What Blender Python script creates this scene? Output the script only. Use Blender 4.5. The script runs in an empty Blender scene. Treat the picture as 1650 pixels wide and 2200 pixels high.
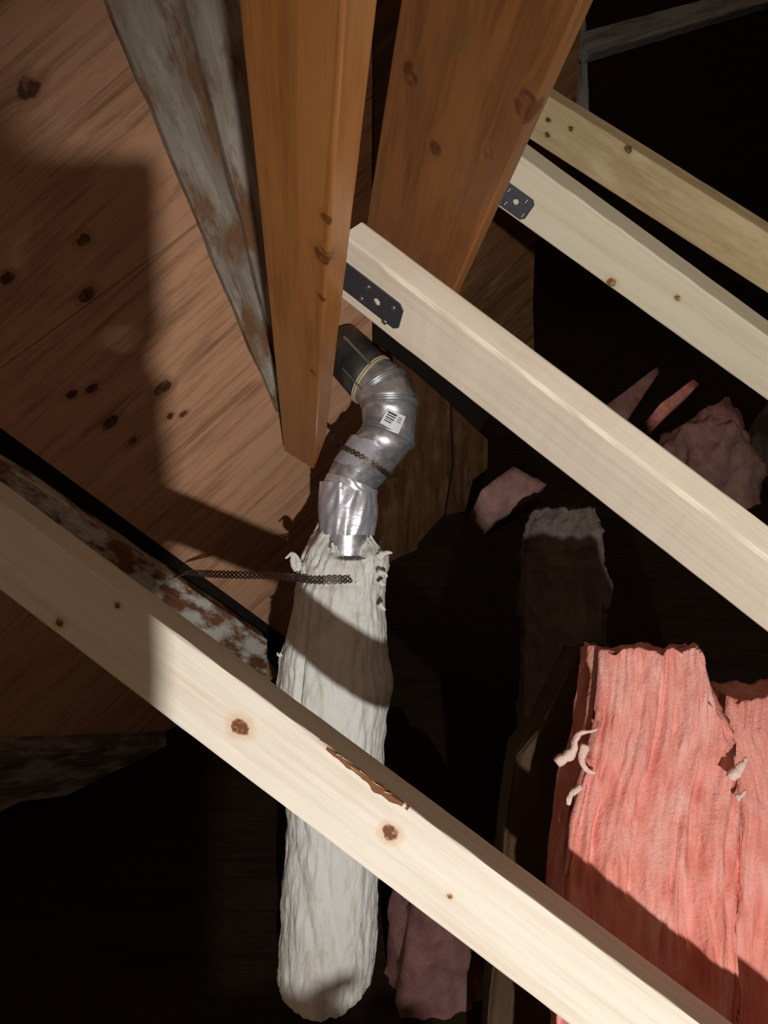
import bpy, bmesh, math, random
from mathutils import Vector, Matrix, noise
random.seed(7)
scene = bpy.context.scene
COL = scene.collection

# ------------------------------------------------------------------ camera, world, lamp, exposure
PITCH = math.radians(25.0)
CAM_H = 1.72
F = 1650.0                                  # focal length in pixels of a 1650 x 2200 frame
SP, CP = math.sin(PITCH), math.cos(PITCH)

def W(p):
    """view axes (right, up, ahead) -> world metres; the lens is 1.7 m above the attic floor, tipped 25 degrees down"""
    return Vector((p[0], p[1]*SP + p[2]*CP, p[1]*CP - p[2]*SP + CAM_H))

def WD(d):
    return Vector((d[0], d[1]*SP + d[2]*CP, d[1]*CP - d[2]*SP))

cam_data = bpy.data.cameras.new('camera')
cam = bpy.data.objects.new('camera', cam_data); COL.objects.link(cam)
cam.location = (0, 0, CAM_H)
cam.rotation_euler = (math.pi/2 - PITCH, 0, 0)
cam_data.sensor_fit = 'VERTICAL'; cam_data.sensor_height = 36.0
cam_data.lens = 36.0*F/2200.0
cam_data.clip_start = 0.01; cam_data.clip_end = 60
scene.camera = cam

world = bpy.data.worlds.new('world'); scene.world = world
world.use_nodes = True
world.node_tree.nodes['Background'].inputs[0].default_value = (1.0, 0.68, 0.45, 1)
world.node_tree.nodes['Background'].inputs[1].default_value = 0.155

LAMP = Vector((0.283, -0.611, -1.22))
sp = bpy.data.lights.new('work_lamp', 'SPOT')
sp.energy = 208.0
sp.color = (1.0, 0.965, 0.915)
sp.spot_size = math.radians(60); sp.spot_blend = 0.8
sp.shadow_soft_size = 0.022
spo = bpy.data.objects.new('work_lamp', sp); COL.objects.link(spo)
spo.location = W(LAMP)
aim = WD((0.03, 0.16, 1.0))
spo.rotation_euler = aim.to_track_quat('-Z', 'Y').to_euler()

scene.view_settings.view_transform = 'Standard'
scene.view_settings.look = 'None'
scene.view_settings.exposure = 0.0
scene.view_settings.gamma = 1.0
scene.view_settings.use_curve_mapping = False

# ------------------------------------------------------------------ geometry helpers
def V(*a): return Vector(a)

def ray(px, py): return Vector(((px-825.0)/F, -(py-1100.0)/F, 1.0))

def at(px, py, z): return ray(px, py)*z

def proj(p): return (825+F*p[0]/p[2], 1100-F*p[1]/p[2])

ROOF_N = Vector((-.615, .615, .493)).normalized(); ROOF_D = 1.242

def on_plane(px, py, n=ROOF_N, d=ROOF_D):
    r = ray(px, py); return r*(d/n.dot(r))

def on_floor(px, py, h=0.0):
    r = ray(px, py); rz = r.y*CP - r.z*SP
    return r*((h-CAM_H)/rz)

def tagit(o, label=None, cat=None, group=None, kind=None):
    if label: o['label'] = label
    if cat: o['category'] = cat
    if group: o['group'] = group
    if kind: o['kind'] = kind
    return o

ORIGIN = {}

def empty(name, p):
    o = bpy.data.objects.new(name, None); COL.objects.link(o)
    o.empty_display_size = 0.05
    o.location = W(p); ORIGIN[o.name] = Matrix.Translation(W(p))
    return o

def frame_matrix(o, ex, ey):
    """local X along ex, local Y along ey (both view-space), right-handed in the world"""
    x = WD(ex).normalized(); y = WD(ey); y = (y - x*y.dot(x)).normalized(); z = x.cross(y)
    m = Matrix((x, y, z)).transposed().to_4x4(); m.translation = W(o); return m

def mesh_obj(name, verts, faces, mat, frame=None, parent=None, smooth=False, mats=None, fidx=None):
    """verts in view space; frame = (origin, ex, ey)"""
    if frame is None:
        c = Vector((0, 0, 0))
        for v in verts: c += Vector(v)
        c /= max(1, len(verts)); M = Matrix.Translation(W(c))
    else: M = frame_matrix(*frame)
    inv = M.inverted()
    me = bpy.data.meshes.new(name)
    me.from_pydata([inv @ W(v) for v in verts], [], faces)
    bm = bmesh.new(); bm.from_mesh(me)
    bmesh.ops.recalc_face_normals(bm, faces=bm.faces)
    bm.to_mesh(me); bm.free()
    for m in (mats or [mat]): me.materials.append(m)
    if fidx:
        for p, i in zip(me.polygons, fidx): p.material_index = i
    if smooth:
        me.polygons.foreach_set('use_smooth', [True]*len(me.polygons))
    me.update()
    o = bpy.data.objects.new(name, me); COL.objects.link(o)
    if parent is not None:
        o.parent = parent
        o.matrix_basis = ORIGIN[parent.name].inverted() @ M
    else:
        o.matrix_basis = M
    ORIGIN[o.name] = M
    return o

def loft(rings, cap=True, closed=True):
    n = len(rings[0]); verts = [v for r in rings for v in r]; faces = []
    for i in range(len(rings)-1):
        for j in range(n if closed else n-1):
            k = (j+1) % n
            faces.append((i*n+j, i*n+k, (i+1)*n+k, (i+1)*n+j))
    if cap:
        faces.append(tuple(reversed(range(n))))
        faces.append(tuple((len(rings)-1)*n+j for j in range(n)))
    return verts, faces

def nz(x, y, z, s=1.0): return noise.noise(Vector((x*s, y*s, z*s)))

def fr(x, y, z, oct=4): return noise.fractal(Vector((x, y, z)), 0.9, 2.1, oct)

# ------------------------------------------------------------------ material helpers
class Mat:
    def __init__(self, name):
        self.m = bpy.data.materials.new(name); self.m.use_nodes = True
        self.t = self.m.node_tree; self.n = self.t.nodes
        self.b = self.n['Principled BSDF']
    def node(self, typ, **kw):
        nd = self.n.new(typ)
        for k, v in kw.items(): setattr(nd, k, v)
        return nd
    def link(self, a, b): self.t.links.new(a, b)
    def coords(self): return self.node('ShaderNodeTexCoord').outputs['Object']
    def mapping(self, vec, scale=(1, 1, 1), loc=(0, 0, 0), rot=(0, 0, 0)):
        mp = self.node('ShaderNodeMapping'); self.link(vec, mp.inputs[0])
        mp.inputs['Scale'].default_value = scale; mp.inputs['Location'].default_value = loc
        mp.inputs['Rotation'].default_value = rot
        return mp.outputs[0]
    def noise(self, vec, scale=5, detail=4, rough=.55, dist=0):
        nd = self.node('ShaderNodeTexNoise'); self.link(vec, nd.inputs['Vector'])
        nd.inputs['Scale'].default_value = scale; nd.inputs['Detail'].default_value = detail
        nd.inputs['Roughness'].default_value = rough; nd.inputs['Distortion'].default_value = dist
        return nd.outputs['Fac']
    def ramp(self, fac, stops, interp='LINEAR'):
        nd = self.node('ShaderNodeValToRGB'); cr = nd.color_ramp; cr.interpolation = interp
        while len(cr.elements) < len(stops): cr.elements.new(0.5)
        for e, (p, c) in zip(cr.elements, stops):
            e.position = p; e.color = (c[0], c[1], c[2], 1) if hasattr(c, '__len__') else (c, c, c, 1)
        self.link(fac, nd.inputs[0]); return nd.outputs[0]
    def mix(self, fac, a, b, mode='MIX'):
        nd = self.node('ShaderNodeMix', data_type='RGBA', blend_type=mode)
        for val, s in ((fac, nd.inputs[0]), (a, nd.inputs[6]), (b, nd.inputs[7])):
            if hasattr(val, 'is_linked'): self.link(val, s)
            elif hasattr(val, '__len__'): s.default_value = (*val, 1)
            else: s.default_value = val
        return nd.outputs[2]
    def math(self, op, a, b=0.0, c=0.0, clamp=False):
        nd = self.node('ShaderNodeMath', operation=op, use_clamp=clamp)
        for i, val in enumerate((a, b, c)):
            if hasattr(val, 'is_linked'): self.link(val, nd.inputs[i])
            else: nd.inputs[i].default_value = val
        return nd.outputs[0]
    def sep(self, vec):
        nd = self.node('ShaderNodeSeparateXYZ'); self.link(vec, nd.inputs[0]); return nd.outputs
    def comb(self, x, y, z):
        nd = self.node('ShaderNodeCombineXYZ')
        for i, val in enumerate((x, y, z)):
            if hasattr(val, 'is_linked'): self.link(val, nd.inputs[i])
            else: nd.inputs[i].default_value = val
        return nd.outputs[0]
    def bump(self, h, strength=.3, dist=.002):
        nd = self.node('ShaderNodeBump'); self.link(h, nd.inputs['Height'])
        nd.inputs['Strength'].default_value = strength; nd.inputs['Distance'].default_value = dist
        self.link(nd.outputs[0], self.b.inputs['Normal'])
    def done(self, color=None, rough=.6, metal=0.0, spec=.4):
        if color is not None:
            if hasattr(color, 'is_linked'): self.link(color, self.b.inputs['Base Color'])
            else: self.b.inputs['Base Color'].default_value = (*color, 1)
        if hasattr(rough, 'is_linked'): self.link(rough, self.b.inputs['Roughness'])
        else: self.b.inputs['Roughness'].default_value = rough
        self.b.inputs['Metallic'].default_value = metal
        self.b.inputs['Specular IOR Level'].default_value = spec
        return self.m

def wood(name, light, dark, knots=(), knot_col=(.16, .055, .018), halo=(.5, .26, .10), seed=0.0, contrast=1.0,
         ring=110.0, rough=.6, spec=.3, stain=None, stain_amt=0.0, bump=.15, blotch=None):
    """grain runs along local X; knots = (x, y, radius) on the local XY faces"""
    M = Mat(name); co = M.coords(); x, y, z = M.sep(co)[:3]
    yy = y; kmask = None; hmask = None
    for kx, ky, kr in knots:
        dx = M.math('MULTIPLY', M.math('SUBTRACT', x, kx), .8); dy = M.math('SUBTRACT', y, ky)
        wob = M.math('MULTIPLY', M.math('SUBTRACT', M.noise(co, .55/kr, 2), .5), kr*1.3)
        d = M.math('ADD', M.math('SQRT', M.math('ADD', M.math('ADD', M.math('MULTIPLY', dx, dx), M.math('MULTIPLY', dy, dy)), M.math('MULTIPLY', z, z))), wob)
        q = M.math('DIVIDE', d, kr)
        g = M.math('EXPONENT', M.math('MULTIPLY', M.math('MULTIPLY', q, q), -.28))
        yy = M.math('ADD', yy, M.math('MULTIPLY', g, kr*.9))
        k = M.math('SUBTRACT', 1.35, q, clamp=True)
        h = M.math('MULTIPLY', M.math('SUBTRACT', 2.6, q, clamp=True), .8)
        kmask = k if kmask is None else M.math('MAXIMUM', kmask, k)
        hmask = h if hmask is None else M.math('MAXIMUM', hmask, h)
    v = M.comb(M.math('ADD', M.math('MULTIPLY', x, 2.2), seed), M.math('MULTIPLY', yy, ring), M.math('MULTIPLY', z, ring*.8))
    g1 = M.noise(v, 1.0, 3, .6, .6)
    v2 = M.comb(M.math('ADD', M.math('MULTIPLY', x, 9.0), seed), M.math('MULTIPLY', yy, ring*6), M.math('MULTIPLY', z, ring*6))
    g2 = M.noise(v2, 1.0, 2, .6)
    blo = M.noise(M.mapping(co, (1.4, 9, 9), (seed, 0, 0)), 2.0, 3, .6)
    f = M.math('ADD', M.math('MULTIPLY', M.math('SUBTRACT', g1, .5), 1.5*contrast), M.math('MULTIPLY', M.math('SUBTRACT', g2, .5), .7*contrast))
    f = M.math('ADD', f, M.math('MULTIPLY', M.math('SUBTRACT', blo, .5), .9*contrast))
    f = M.math('ADD', f, .5, clamp=True)
    col = M.ramp(f, [(0.05, dark), (.55, light), (1.0, tuple(min(1, c*1.1) for c in light))])
    if blotch is not None:
        bm_ = M.ramp(M.noise(M.mapping(co, (3, 11, 11), (seed*2+3, 0, 0)), 2.3, 4, .6), [(.5, 0), (.68, 1)])
        col = M.mix(bm_, col, blotch)
    if stain is not None:
        s = M.ramp(M.noise(M.mapping(co, (2.2, 6, 6), (seed+5, 0, 0)), 3.0, 6, .65), [(.5-stain_amt*.35, 0), (.62-stain_amt*.3, 1)])
        col = M.mix(s, col, stain)
    if kmask is not None:
        col = M.mix(M.math('MULTIPLY', hmask, .55), col, halo)
        kc = M.mix(M.ramp(M.noise(co, .8/knots[0][2], 2), [(.5, 0), (.72, 1)]), knot_col, halo)
        col = M.mix(M.math('MULTIPLY', kmask, 3.0, clamp=True), col, kc)
    M.bump(M.math('ADD', g1, M.math('MULTIPLY', g2, .5)), bump, .0015)
    return M.done(col, rough, 0, spec)

# ------------------------------------------------------------------ boards (squared timbers along a fitted axis)
def timber_rings(P, d, v, u, t0, t1, wd, nw, rad=.003, step=.03, jit=.0006, wane=None, seed=0.0):
    """section corners: arris (0,0), along v the wide face, along u the narrow face.  Rounded arrises."""
    rings = []; n = max(2, int((t1-t0)/step)+1)
    for i in range(n+1):
        t = t0 + (t1-t0)*i/n
        pts = []
        corners = ((0, 0, 1, 1), (wd, 0, -1, 1), (wd, nw, -1, -1), (0, nw, 1, -1))
        for ci, (a, b, sa, sb) in enumerate(corners):
            ra = rb = rad
            if wane and ci == 0:
                wa, wb = wane(t); ra += wa; rb += wb
            seq = [(0, 1), (.3, .3), (1, 0)] if ci in (1, 3) else [(0, 1), (.3, .3), (1, 0)]
            arc = [(a + sa*ra*e0, b + sb*rb*e1) for e0, e1 in seq]
            # order so that the loop runs arris -> wide edge -> far corner -> narrow edge
            if ci in (0, 2): arc = arc
            else: arc = arc[::-1]
            for aa, bb in arc: pts.append((aa, bb))
        ring = []
        for k, (aa, bb) in enumerate(pts):
            j = jit*noise.noise(Vector((t*22+seed, k*1.7, seed)))*1.6
            ring.append(P + d*t + v*(aa+j) + u*(bb+j))
        rings.append(ring)
    return rings

def board(name, P, d, v, u, t0, t1, wd, nw, mat, label, cat='board', group=None, **kw):
    r = timber_rings(P, d, v, u, t0, t1, wd, nw, **kw)
    vs, fs = loft(r)
    o = mesh_obj(name, vs, fs, mat, (P, d, v))
    tagit(o, label, cat, group)
    return o

# ------------------------------------------------------------------ large structure: roof sheathing, floor, far walls
RG1 = (on_plane(600, 980)-on_plane(480, 1090)).normalized()     # grain of the plywood, in the roof plane
RG2 = ROOF_N.cross(RG1)
ROOF_O = on_plane(500, 1000)

def slab(name, pix, mat, th=.012, off=0.0, parent=None, n=ROOF_N, d=ROOF_D, frame=None, seg=None):
    pts = [on_plane(x, y, n, d) + n*off for x, y in pix]
    k = len(pts)
    vs = pts + [p + n*th for p in pts]
    fs = [tuple(range(k)), tuple(reversed(range(k, 2*k)))]
    for i in range(k): j = (i+1) % k; fs.append((i, j, k+j, k+i))
    return mesh_obj(name, vs, fs, mat, frame or (ROOF_O, RG1, RG2), parent)

def local_of(o_frame, p):
    M = frame_matrix(*o_frame); return M.inverted() @ W(p)

roof_frame = (ROOF_O, RG1, RG2)
ply_knots = []
for (kx, ky, kr) in ((62, 188, .012), (178, 515, .008), (188, 632, .011), (15, 597, .008), (350, 835, .013), (198, 835, .009), (155, 848, .008),
                     (237, 907, .012), (285, 948, .007), (395, 890, .007), (250, 1300, .012), (130, 1335, .012), (365, 895, .006)):
    q = local_of(roof_frame, on_plane(kx, ky)); ply_knots.append((q.x, q.y, kr))
m_ply = wood('plywood', (.53, .295, .175), (.26, .125, .062), knots=ply_knots, knot_col=(.075, .03, .015), halo=(.27, .13, .065), seed=1.3,
             contrast=1.0, ring=45, rough=.62, spec=.35, bump=.35, blotch=(.58, .31, .19))
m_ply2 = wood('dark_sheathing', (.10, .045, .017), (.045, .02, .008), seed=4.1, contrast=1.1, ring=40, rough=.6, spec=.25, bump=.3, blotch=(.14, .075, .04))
m_felt = Mat('roofing_felt').done((.015, .012, .010), .95, 0, .1)

ceiling = slab('ceiling', [(-900, -900), (1300, -900), (1235, 300), (1150, 520), (1145, 640), (1150, 760), (1030, 940), (1030, 1085), (830, 1200), (800, 1500), (540, 1990), (-900, 2600)],
               m_felt, .02, .014)
tagit(ceiling, kind='structure')
ORIGIN[ceiling.name] = frame_matrix(*roof_frame)
slab('panel', [(-900, -900), (800, -900), (800, 205), (-900, 1450)], m_ply, .0118, 0, ceiling)
slab('panel', [(-900, 1454), (800, 209), (800, 1506), (560, 1330), (0, 919), (-900, 259+1195)][:5], m_ply, .0118, .0012, ceiling)
slab('panel', [(-900, 1458), (-420, 1106), (0, 985), (560, 1396), (640, 1500), (600, 1860), (300, 1980), (-900, 2600)], m_ply, .0118, .0012, ceiling)
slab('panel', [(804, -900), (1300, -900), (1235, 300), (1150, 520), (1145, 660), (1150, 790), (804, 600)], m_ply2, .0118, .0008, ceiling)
def plank_frame(a, b): return (on_plane(*a), on_plane(*b)-on_plane(*a), ROOF_N.cross(on_plane(*b)-on_plane(*a)))
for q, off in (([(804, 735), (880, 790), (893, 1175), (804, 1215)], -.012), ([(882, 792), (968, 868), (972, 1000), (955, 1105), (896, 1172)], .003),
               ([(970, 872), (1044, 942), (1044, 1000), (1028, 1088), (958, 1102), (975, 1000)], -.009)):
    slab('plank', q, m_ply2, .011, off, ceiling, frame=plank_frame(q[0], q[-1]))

# attic floor and far walls (dim, several metres off)
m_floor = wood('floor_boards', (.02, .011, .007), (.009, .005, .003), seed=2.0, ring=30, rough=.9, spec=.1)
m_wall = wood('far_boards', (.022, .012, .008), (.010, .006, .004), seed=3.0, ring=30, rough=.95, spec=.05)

def box_world(name, lo, hi, mat, parent=None, kind=None):
    vs = [Vector((x, y, z)) for x in (lo[0], hi[0]) for y in (lo[1], hi[1]) for z in (lo[2], hi[2])]
    fs = [(0, 1, 3, 2), (4, 6, 7, 5), (0, 4, 5, 1), (2, 3, 7, 6), (0, 2, 6, 4), (1, 5, 7, 3)]
    me = bpy.data.meshes.new(name); me.from_pydata(vs, [], fs); me.materials.append(mat)
    o = bpy.data.objects.new(name, me); COL.objects.link(o)
    if kind: o['kind'] = kind
    ORIGIN[o.name] = Matrix.Identity(4)
    return o

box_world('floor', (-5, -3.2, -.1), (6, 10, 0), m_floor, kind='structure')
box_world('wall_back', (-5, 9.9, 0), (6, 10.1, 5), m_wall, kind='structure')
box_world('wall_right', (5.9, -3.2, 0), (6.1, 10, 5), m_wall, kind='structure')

# ------------------------------------------------------------------ rafters: run away from the lens, down to the roof boards
DRX, DRY = -.106, -.158
def rafter(name, offs, z0, mat, label, cat, seg=36, jit=.0002, zend=None, seed=0.0, gap=.001):
    """offs: section corner offsets (x, y) from the common axis, in order around; ends cut to the roof boards"""
    ends = []
    for ox, oy in offs:
        k = ROOF_N.x*DRX + ROOF_N.y*DRY + ROOF_N.z
        ze = (ROOF_D - gap - ROOF_N.x*ox - ROOF_N.y*oy)/k
        ends.append(min(ze, zend[len(ends)]) if zend else ze)
    dense = []
    n = len(offs)
    for i in range(n):                         # small arris rounding
        o = Vector(offs[i]); p = Vector(offs[i-1]); q = Vector(offs[(i+1) % n])
        a, b = o + (p-o).normalized()*.003, o + (q-o).normalized()*.003
        m = (a+b)/2 + (o-(a+b)/2)*.45
        for w in (a, m, b): dense.append((w, i))
    rings = []
    for s in range(seg+1):
        f = s/seg; ring = []
        for kx, (w, i) in enumerate(dense):
            z = z0 + (ends[i]-z0)*f
            j = jit*noise.noise(Vector((z*14+seed, kx*1.3, seed)))*1.5
            ring.append(Vector((DRX*z + w.x + j, DRY*z + w.y + j, z)))
        rings.append(ring)
    vs, fs = loft(rings)
    A = Vector((offs[0][0], offs[0][1], 0)) + Vector((DRX, DRY, 1))
    B = Vector((offs[1][0]-offs[0][0], offs[1][1]-offs[0][1], 0))
    o = mesh_obj(name, vs, fs, mat, (A, Vector((DRX, DRY, 1)), B))
    tagit(o, label, cat); return o, (A, Vector((DRX, DRY, 1)), B)

def off_from_pix(dx, dy, zz):               # offset (m) whose line leaves the axis in the picture direction (dx, dy)
    return (dx/F*zz, -dy/F*zz)
RS = .90
# left rafter: wide face corner A, lower arris B, right arris C
A1 = off_from_pix(-140, -1370, .611*RS); B1 = off_from_pix(90, -1370, .515*RS); C1 = off_from_pix(165, -1370, .547*RS)
D1 = (A1[0]+C1[0]-B1[0], A1[1]+C1[1]-B1[1])
def rk(offs, pixs):
    A = Vector((offs[0][0], offs[0][1], 0)) + Vector((DRX, DRY, 1)); B = Vector((offs[1][0]-offs[0][0], offs[1][1]-offs[0][1], 0))
    fr_ = (A, Vector((DRX, DRY, 1)), B); M = frame_matrix(*fr_).inverted(); out = []
    n = Vector((DRX, DRY, 1)).cross(B); 
    for px, py, r in pixs:
        q = M @ W(on_plane(px, py, n, n.dot(A))); out.append((q.x, q.y, r))
    return out
k1 = rk([A1, B1], [(693, 550, .010), (672, 800, .006), (690, 640, .005), (700, 470, .006)])
m_orange1 = wood('amber_fir', (.46, .19, .055), (.28, .10, .024), knots=k1, knot_col=(.16, .05, .015), halo=(.34, .14, .035), seed=7.7, contrast=.75, ring=34, rough=.34, spec=.5, bump=.25)
rafter('rafter', [A1, B1, C1, D1], .16, m_orange1, 'amber brown rafter in front of the metal duct elbow, cut end on the sheathing', 'rafter', seed=1.0, zend=[1.91, 1.80, 1.60, 1.72])
A2 = off_from_pix(207, -1340, .753); B2 = off_from_pix(592, -1340, .571)
gd = Vector((.70, .71)).normalized()*.024
C2 = (B2[0]+gd.x, B2[1]+gd.y); D2 = (A2[0]+gd.x, A2[1]+gd.y)
k2 = rk([A2, B2], [(1130, 230, .012), (935, 320, .008), (880, 160, .010), (1050, 330, .006)])
m_orange2 = wood('brown_fir', (.31, .125, .042), (.16, .062, .020), knots=k2, knot_col=(.13, .045, .02), halo=(.26, .11, .04), seed=3.2, contrast=1.0, ring=24, rough=.45, spec=.4, blotch=(.22, .10, .04), bump=.25)
rafter('rafter', [A2, B2, C2, D2], .16, m_orange2, 'wide brown stained rafter between the two plated pale boards', 'rafter', seed=2.0, zend=[1.25]*4)

# weathered grey boards lying against the sheathing, left of the amber rafter
m_grey = wood('weathered_wood', (.33, .285, .235), (.17, .13, .10), seed=9.1, contrast=1.0, ring=40, rough=.85, spec=.15, bump=.5,
              stain=(.19, .10, .05), stain_amt=.12, blotch=(.42, .38, .33))
def plane_board(name, edge_a, edge_b, th, mat, label, cat, lift=.0005, seg=24, ragged=.0):
    """board lying on the roof sheathing: two long edges given where they lie in the roof plane, th = thickness into the room"""
    a0, a1 = [on_plane(*p) for p in edge_a]; b0, b1 = [on_plane(*p) for p in edge_b]
    rings = []
    for i in range(seg+1):
        f = i/seg; a = a0.lerp(a1, f); b = b0.lerp(b1, f); e = (b-a).normalized()
        ja = ragged*fr(f*9, 1.3, 0, 3); jb = ragged*fr(f*9, 7.7, 0, 3)
        a = a + e*ja; b = b + e*jb
        w = (b-a).length; r = min(.004, w*.1)
        ring = []
        for s, h in ((0, lift), (0, th-r), (.3*r, th-.3*r), (r, th), (w*.5, th), (w-r, th), (w-.3*r, th-.3*r), (w, th-r), (w, lift), (w*.5, lift)):
            ring.append(a + e*s - ROOF_N*(h + .0006*nz(f*20, s*50, th*9)))
        rings.append(ring)
    vs, fs = loft(rings)
    o = mesh_obj(name, vs, fs, mat, (a0, a1-a0, b0-a0)); tagit(o, label, cat); return o
plane_board('weathered_board', [(150, -170), (590, 880)], [(335, -170), (610, 880)], .022, m_grey, 'grey weathered board with brown stained edge, flat on the sheathing left of the amber rafter', 'board', ragged=.006)
plane_board('weathered_board', [(338, -170), (614, 880)], [(560, -170), (640, 880)], .030, m_grey, 'narrow pale grey weathered strip between the stained grey board and the amber rafter', 'board', ragged=.004)

# plaster-spattered timber low on the sheathing
m_spat = wood('spattered_wood', (.21, .095, .045), (.10, .04, .018), seed=5.5, contrast=1.2, ring=30, rough=.85, spec=.15, bump=.6,
              stain=(.62, .60, .53), stain_amt=.16)
plane_board('spattered_batten', [(-60, 930), (556, 1352)], [(-60, 1060), (556, 1450)], .05, m_spat, 'rough brown batten spattered with white plaster, behind the nearest pale board', 'batten', ragged=.008)
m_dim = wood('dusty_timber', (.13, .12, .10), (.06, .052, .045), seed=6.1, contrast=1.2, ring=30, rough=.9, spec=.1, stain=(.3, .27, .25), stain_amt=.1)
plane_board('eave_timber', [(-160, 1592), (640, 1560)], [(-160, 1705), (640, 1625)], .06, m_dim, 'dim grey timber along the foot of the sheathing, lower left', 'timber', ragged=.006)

# ------------------------------------------------------------------ new pale boards
def bvec(*a): return Vector(a)
FP, Fd, Fu, Fv = bvec(-.0697, -.27877, .91953), bvec(.81591, -.56639, -.11616), bvec(.08262, -.08464, .99298), bvec(-.57225, -.81978, -.02226)
MP, Md, Mu, Mv = bvec(.171, .127, .807)*1.08, bvec(.745, -.633, -.209), bvec(.644, .603, .471), bvec(-.173, -.486, .857)
TP, Td, Tu, Tv = bvec(.341, .510, 1.279), bvec(.832, -.545, .106), bvec(.315, .619, .719), bvec(-.458, -.565, .687)
QP, Qd, Qu, Qv = bvec(.402, .804, 1.562), bvec(.736, -.629, -.25), bvec(.59, .416, .691), bvec(-.331, -.657, .678)

def face_knots(P, d, v, pixs):
    n = d.cross(v); M = frame_matrix(P, d, v).inverted(); out = []
    for px, py, r in pixs:
        q = M @ W(on_plane(px, py, n, n.dot(P))); out.append((q.x, q.y, r))
    return out
def t_of(P, d, v, px, py):
    n = d.cross(v); return (on_plane(px, py, n, n.dot(P))-P).dot(d)/d.dot(d)
PINE_L, PINE_D = (.76, .69, .59), (.63, .54, .43)
m_front = wood('new_pine', PINE_L, PINE_D, knots=face_knots(FP, Fd, Fv, [(516, 1562, .0075), (838, 1790, .0065), (966, 1926, .0022), (253, 1300, .003), (128, 1338, .004)]),
               knot_col=(.15, .05, .02), halo=(.62, .36, .16), seed=1.0, contrast=.8, ring=80, rough=.6, spec=.25)
tw = t_of(FP, Fd, Fv, 770, 1665)
def front_wane(t):
    s = (t-tw)/.06
    w = math.exp(-s*s)*.0035
    s2 = (t-tw-.035)/.025
    w += math.exp(-s2*s2)*.0055
    w *= .65 + .9*abs(noise.noise(Vector((t*45, 0, 0)))) + .35*noise.noise(Vector((t*150, 4, 0)))
    return max(0, w), max(0, w*.9)
m_bark = wood('bark_edge', (.20, .085, .04), (.09, .03, .015), seed=8, contrast=1.3, ring=40, rough=.75, spec=.2, bump=.6)
t0 = t_of(FP, Fd, Fv, -150, 1110); t1 = 1.9
front = board('brace_board', FP, Fd, Fv, Fu, t0, t1, .089, .0925, m_front, 'nearest pale new pine board crossing the lower frame before the wrapped duct', 'board', step=.004, wane=front_wane)
front.data.materials.append(m_bark)
for p in front.data.polygons:               # bark shows where the arris is missing
    c = p.center
    if tw-.075 < c.x < tw+.085 and -.002 < c.y < .014 and abs(p.normal.x) < .95 and p.normal.y < -.08 and abs(p.normal.z) > .08:
        w = front_wane(c.x)[0]
        if w > .0016: p.material_index = 1
m_splint = Mat('pale_splinter').done((.72, .58, .42), .6, 0, .3)
for i in range(9):                          # torn fibres standing off the arris
    rr = random.Random(40+i); ta = tw - .06 + .012*i + rr.uniform(-.004, .004); ln = rr.uniform(.008, .022)
    p0 = FP + Fd*ta + Fv*rr.uniform(.000, .004) + Fu*rr.uniform(.0, .004); p1 = p0 + Fd*ln - Fv*rr.uniform(-.001, .003) - Fu*rr.uniform(.0, .003)
    d_ = (p1-p0).normalized(); a_s = d_.cross(Vector((0, 0, 1))).normalized(); b_s = d_.cross(a_s)
    w_ = rr.uniform(.0006, .0013)
    vs = [p0 + a_s*w_, p0 - a_s*w_*.5 + b_s*w_, p0 - a_s*w_*.5 - b_s*w_, p1]
    mesh_obj('splinter', vs, [(0, 1, 2), (0, 1, 3), (1, 2, 3), (2, 0, 3)], m_splint, None, front)
m_mid = wood('new_pine_rough', (.75, .655, .53), (.63, .53, .40), seed=12.0, contrast=.65, ring=90, rough=.65, spec=.25, bump=.2)
t0 = t_of(MP, Md, Mv, 735, 500); t1 = 1.8
board('brace_board', MP, Md, Mv, Mu, t0, t1, .096, .041, m_mid, 'long pale pine board with a steel plate, in front of the duct elbow', 'board', step=.02, rad=.0045, jit=.001)
m_third = wood('new_pine_grey', (.62, .56, .42), (.50, .43, .30), knots=face_knots(TP, Td, Tv, [(1313, 606, .006), (1105, 448, .004), (1455, 640, .004)]), knot_col=(.2, .09, .03), halo=(.5, .4, .22), seed=15.0, contrast=.6, ring=70, rough=.65, spec=.25)
t0 = t_of(TP, Td, Tv, 1020, 370); t1 = 1.9
board('brace_board', TP, Td, Tv, Tu, t0, t1, .089, .070, m_third, 'greyish pale pine board with a small steel plate at the wide brown rafter', 'board', step=.02)
m_fourth = wood('pine_stained', (.46, .36, .20), (.33, .23, .11), knots=face_knots(QP, Qd, Qv, [(1178, 258, .004), (1226, 276, .004), (1176, 290, .004), (1350, 320, .006)]), knot_col=(.07, .04, .02), halo=(.36, .26, .12), seed=18.0, contrast=.8, ring=60, rough=.7, spec=.2, blotch=(.56, .44, .27))
t0 = t_of(QP, Qd, Qv, 1135, 235); t1 = 2.0
board('brace_board', QP, Qd, Qv, Qu, t0, t1, .089, .070, m_fourth, 'yellow stained pine board, topmost of the parallel pale boards at upper right', 'board', step=.02)

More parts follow.
